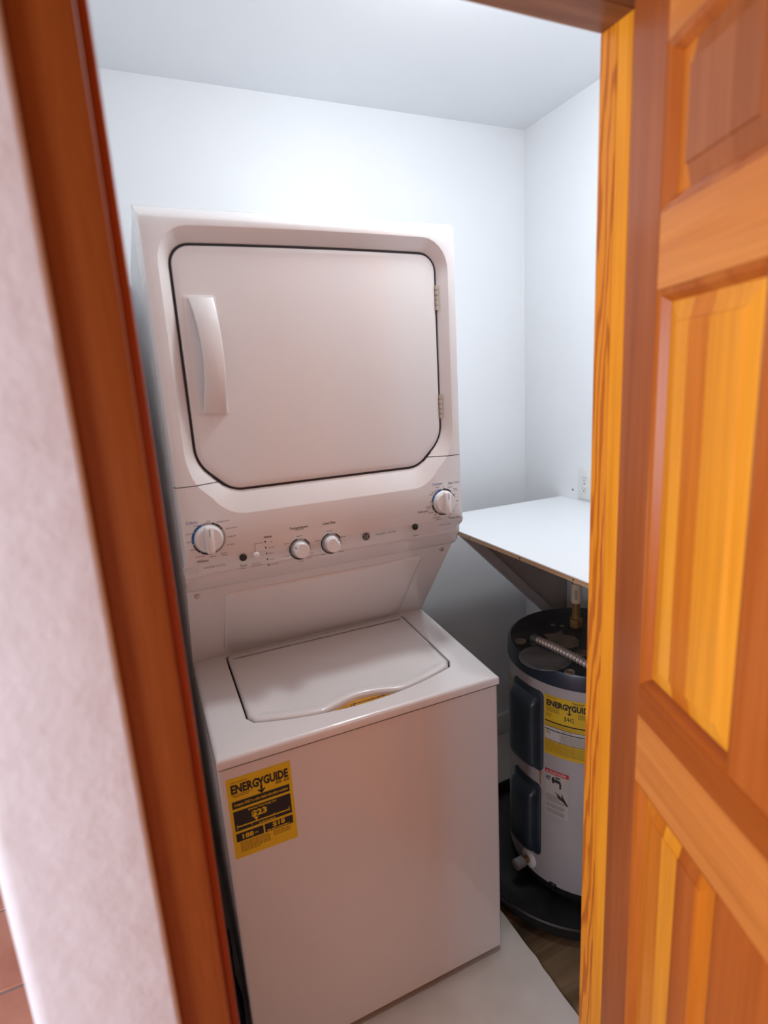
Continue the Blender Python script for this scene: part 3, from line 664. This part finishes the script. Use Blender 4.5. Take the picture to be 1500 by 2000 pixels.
for q in range(13):
    if q in (5, 9): continue
    fa.fake(.05, .565+.032*q, .80 if q > 2 else .5+.05*q, .013)
for p, m, nm, d in ((r_, RED, 'red_print', .0009), (k, INK, 'black_print', .0010), (wt, PAPER, 'white_lettering', .0012), (fa, GREYINK, 'small_print', .0010)):
    o = p.build(nm, DF(d), m, None); set_parent(o, dn)
b = Print(); b.rect(0, 0, 1, 1, 10); RF = lambda d: (lambda u, v: cyl(HR*rad(138)+u*HR*rad(27), .665-v*.27, d))
rl = b.build('rating_label', RF(.0006), noisy('tan_label', (.42, .34, .25), (.33, .25, .16), 20, .5), None); set_parent(rl, hea)
k, r_ = LP(), LP(); r_.rect(.70, .15, .9, .19)
for q in range(20): k.fake(.1, .06+.046*q, .82, .008)
o = k.build('small_print', RF(.001), GREYINK, None); set_parent(o, rl); o = r_.build('red_print', RF(.001), RED, None); set_parent(o, rl)
b = Print(); b.poly([(0, 0), (.010, 0), (.008, .02), (.0075, .05), (.004, .052), (.002, .03)])
o = b.build('rust_stain', lambda u, v: cyl(HR*rad(193.5)+u, .428-v, .0004), RUST, None); set_parent(o, hea)
# drain valve, left of the lower cover
dv = cyl(HR*rad(184), .085, 0); dd = Vector((math.cos(rad(184)), math.sin(rad(184)), 0))
def dp(t, up=0): return Vector(dv)+dd*t+Vector((0, 0, up))
esc = hp_('drain_valve', MB().tube([dp(-.002), dp(.003), dp(.006)], .02, 20, [.030, .029, .020]), OUTW, smooth=40)
hp_('valve_stem', MB().tube([dp(.0), dp(.025)], .011, 14), BRASS, esc, smooth=40)
hp_('valve_knob', MB().tube([dp(.022), dp(.024), dp(.055), dp(.057)], .014, 14, [.012, .017, .017, .013]), mat('valve_grey', (.20, .19, .19), .5), esc, smooth=40)
hp_('base_foot', MB().box((HX-.225, HY-.112, .035), (HX-.195, HY-.092, .058)), BLACK, bevel=.003)
# top fittings
def dt(px, py): q = on(px, py, 2, HT); return q.x, q.y
for px, py, r in ((1017, 1253, .017), (1137, 1276, .018), (1113, 1313, .014)):
    x, y = dt(px, py); hp_('top_plug', MB().lathe([(r, HT-.002), (r, HT+.003), (r*.8, HT+.003), (r*.72, HT-.004+.004), (0, HT+.0005)], (x, y, 0), n=20), BARE, smooth=40)
x, y = dt(1062, 1284)
hp_('junction_cover', MB().lathe([(.074, HT-.002), (.074, HT+.0015), (.070, HT+.0025), (0, HT+.0025)], (.936, .128, 0), n=36), COVERCAP, smooth=40)
bpts = [(.012, -.055), (.04, -.03), (.05, .0), (.03, .03), (.045, .055), (.01, .05), (-.02, .06), (-.03, .03), (-.05, .035), (-.045, 0), (-.03, -.02), (-.02, -.05)]
hp_('paint_loss', MB().prism([(1.052+u, .190+v) for u, v in bpts], lambda u, v, t: (u, v, t), HT-.002, HT+.0006), BARE)
for px, py, s_ in ((1080, 1220, .008), (1098, 1222, .007), (1057, 1248, .004)):
    x, y = dt(px, py); hp_('paint_loss', MB().lathe([(s_, HT-.002), (s_, HT+.0006), (0, HT+.0006)], (x, y, 0), n=9), BARE)
c0 = Vector((.972, .214, HT+.014)); c1 = Vector((.985, -.005, HT+.018)); pts = []; rr2 = []
for i in range(145):
    t = i/144; p = c0.lerp(c1, t); p.z += .004*math.sin(math.pi*t); pts.append(p); rr2.append(.0100+.0022*math.cos(i*math.pi/4))
hp_('flex_conduit', MB().tube(pts, .01, 14, rr2), FLEX, smooth=50)
hp_('conduit_connector', MB().tube([Vector((.970, .228, HT+.013)), Vector((.9705, .226, HT+.013)), Vector((.9725, .205, HT+.014)), Vector((.973, .203, HT+.014))], .013, 14, [.010, .0135, .0135, .011]).lathe([(.016, HT-.002), (.016, HT+.006), (.0, HT+.006)], (.971, .216, 0), n=14), COVERCAP, smooth=40)
def pipe(x, y, top, turn):
    pn = hp_('pipe_nipple', MB().lathe([(.019, HT-.002), (.019, HT+.026), (.013, HT+.028), (.0125, HT+.085), (0, HT+.085)], (x, y, 0), n=6 if False else 18), BRASS, smooth=30)
    hp_('hex_nut', MB().lathe([(.021, HT+.002), (.021, HT+.025), (.014, HT+.026)], (x, y, 0), n=6, cap0=True), BRASS, pn)
    cpv = hp_('supply_pipe', MB().tube([(x, y, HT+.075), (x, y, top-.03), (x+.008*turn, y, top-.008), (x+.03*turn, y, top), (XR-.001, y, top)], .0115, 14), PVC, smooth=40)
    hp_('coupling', MB().lathe([(.0125, HT+.082), (.0165, HT+.082), (.0165, HT+.145), (.0125, HT+.145)], (x, y, 0), n=18), PVC, cpv, smooth=40)
    k = LP(); 
    for q in range(4): k.rect(-.004+.0022*q, .0, -.003+.0022*q, .034)
    o = k.build('pipe_print', lambda u, v: (x-.0168*math.cos(u/.0168+.75), y-.0168*math.sin(u/.0168+.75), HT+.095+v), GREYINK, None); set_parent(o, cpv)
pipe(1.159, .248, 1.030, 1); pipe(1.235, .155, 1.010, 1)

# drain pan
PX, PY, PR = 1.070, .176, .332
pan = MB().lathe([(0, .006), (PR-.035, .006), (PR-.020, .012), (PR-.012, .050), (PR-.004, .056), (PR, .052), (PR-.003, .044), (PR-.010, .040), (PR-.016, .004), (PR-.03, -.003), (0, -.003)], (0, 0, 0), n=72).build('drain_pan', PANB, smooth=50)
pan.location = (PX, PY, 0)
tag(pan, 'round black plastic drain pan under the water heater', 'pan')
hea_sup = hp_('support_ring', MB().lathe([(.20, .006), (.215, .006), (.215, .022), (.20, .022)], (HX-.0, HY, 0), n=40), BLACK)

# ================================================================== SHELF
shf = rootobj('corner_shelf', 'white topped plywood shelf braced off the wall above the water heater', 'shelf', (XR, .22, 1.10))
SX0, SY0, SY1, SZ = .826, -.30, .615, 1.106
def sp(name, mb, m, par=None, **k): o = mb.build(name, m, None, **k); set_parent(o, par or shf); return o
sp('shelf_top', MB().box((SX0, SY0, SZ-.003), (XR-.001, SY1, SZ)), SHELFTOP)
core = sp('plywood_core', MB().box((SX0+.0005, SY0+.001, SZ-.0145), (XR-.001, SY1-.001, SZ-.003)), PLYEDGE)
for yy in (.345, .10, -.1): sp('nail', MB().lathe([(0, SX0-.0006), (.0022, SX0-.0006), (.0022, SX0+.001), (0, SX0+.001)], (0, yy, SZ-.009), axis='x', n=8), BLACK, core)
GY = .572
gz = SZ-.0145; g0 = .885
sp('gusset_panel', MB().prism([(g0, gz), (XR-.001, gz), (XR-.001, gz-(XR-g0))], lambda u, v, t: (u, t, v), GY, GY+.016), GUSSET)
d45 = .032*math.sqrt(2)
sp('diagonal_cleat', MB().prism([(g0-.012, gz), (g0-.012+d45, gz), (XR-.001, gz-(XR-.001-(g0-.012+d45))), (XR-.001, gz-(XR-.001-(g0-.012)))], lambda u, v, t: (u, t, v), GY-.022, GY+.001), CLEAT)
sq = Print()
for i in range(5):
    x = 1.275+i*.010; sq.poly([(x, .83), (x+.0018, .83), (x+.006, .846), (x+.0042, .846)]); sq.poly([(x, .846), (x+.006, .845), (x+.006, .8465), (x, .8475)])
o = sq.build('pencil_mark', lambda u, v: (u, GY-.0006, v), mat('pencil', (.22, .19, .18), .8), None); set_parent(o, shf)
sp('wall_cleat', MB().box((XR-.018, SY0+.02, gz-.035), (XR-.0005, GY, gz)), CLEAT)

# outlet on the right wall
out = rootobj('wall_outlet', 'white duplex electrical outlet on the wall over the shelf', 'outlet', (XR, .483, 1.172))
oy0, oy1, oz0, oz1 = .448, .518, 1.116, 1.229
def op(name, mb, m, par=None, **k): o = mb.build(name, m, None, **k); set_parent(o, par or out); return o
op('face_plate', MB().box((XR-.006, oy0, oz0), (XR+.0005, oy1, oz1)), OUTW, bevel=.003)
for zc_ in (1.192, 1.153):
    pts = [( .483+.0165*math.cos(t), zc_+min(.0125, max(-.0125, .0165*math.sin(t)))) for t in [2*math.pi*i/28 for i in range(28)]]
    rc = op('receptacle', MB().prism(pts, lambda u, v, t: (t, u, v), XR-.0085, XR-.003), OUTW)
    for yy, hh in ((.4765, .0045), (.4895, .0055)): op('slot', MB().box((XR-.0090, yy-.001, zc_+.001-hh/2+.002), (XR-.008, yy+.001, zc_+.003+hh/2)), BLACK, rc)
    op('slot', MB().lathe([(0, XR-.0090), (.0023, XR-.0090), (.0023, XR-.008), (0, XR-.008)], (0, .483, zc_-.006), axis='x', n=10), BLACK, rc)
op('plate_screw', MB().lathe([(0, XR-.0072), (.0025, XR-.0072), (.003, XR-.005), (0, XR-.005)], (0, .483, 1.1725), axis='x', n=12), CHROME)
sc = MB().lathe([(0, XR-.002), (.0035, XR-.0018), (.004, XR+.001), (0, XR+.001)], (0, .548, 1.141), axis='x', n=12).build('screw', BRASS, wall_r)

# vinyl sheet under the washer, cut off beside the heater
random.seed(3)
edge = [(.750+random.uniform(-.0009, .0009), YFI+.002+(YB-.004-YFI)*i/40) for i in range(41)]
edge = [(x+(.004 if 8 < i < 10 else 0), y) for i, (x, y) in enumerate(edge)]
vs = MB().prism([(XLI+.004, YFI+.002)]+[e for e in edge if e[1] < .51]+[(.752, .512), (XR-.002, .512), (XR-.002, YB-.002), (XLI+.004, YB-.002)], lambda u, v, t: (u, v, t), -.004, .0).build('vinyl_sheet', VINYL)
tag(vs, 'off white vinyl flooring sheet cut straight beside the water heater', 'vinyl sheet')

# dark blue folded cloth wedged between the washer and the left wall
cl = MB()
n = 14; lo = []
random.seed(11)
for k_ in range(15):
    z = .345*k_/14; s_ = 1-.28*(k_/14)**2; l = []
    for i in range(20):
        a = 2*math.pi*i/20; wob = 1+.10*math.sin(3*a+k_*.7)+.07*math.sin(5*a-k_*1.3)
        l.append((-.060+.048*s_*wob*math.cos(a)*(1 if math.cos(a) < 0 else 1.0), .14+.13*s_*wob*math.sin(a), z))
    lo.append(l)
bag = cl.loft(lo, True, True).build('cloth_bundle', NAVY, smooth=70); tag(bag, 'dark navy cloth bundle stuffed in the gap beside the washer', 'cloth')

# ceiling lamp of the closet (above the top of the picture)
lam = rootobj('ceiling_lamp', 'round white flush ceiling lamp lighting the laundry closet', 'lamp', (LAMP[0], LAMP[1], ZC))
b_ = MB().lathe([(0, ZC), (.10, ZC), (.10, ZC-.016), (.094, ZC-.020), (0, ZC-.020)], (*LAMP, 0), n=40).build('lamp_base', OUTW, None, smooth=40); set_parent(b_, lam)
b_ = MB().lathe([(.09, ZC-.020), (.088, ZC-.04), (.07, ZC-.056), (.04, ZC-.065), (0, ZC-.068)], (*LAMP, 0), n=40).build('diffuser', LAMPGLASS, None, smooth=60); set_parent(b_, lam)
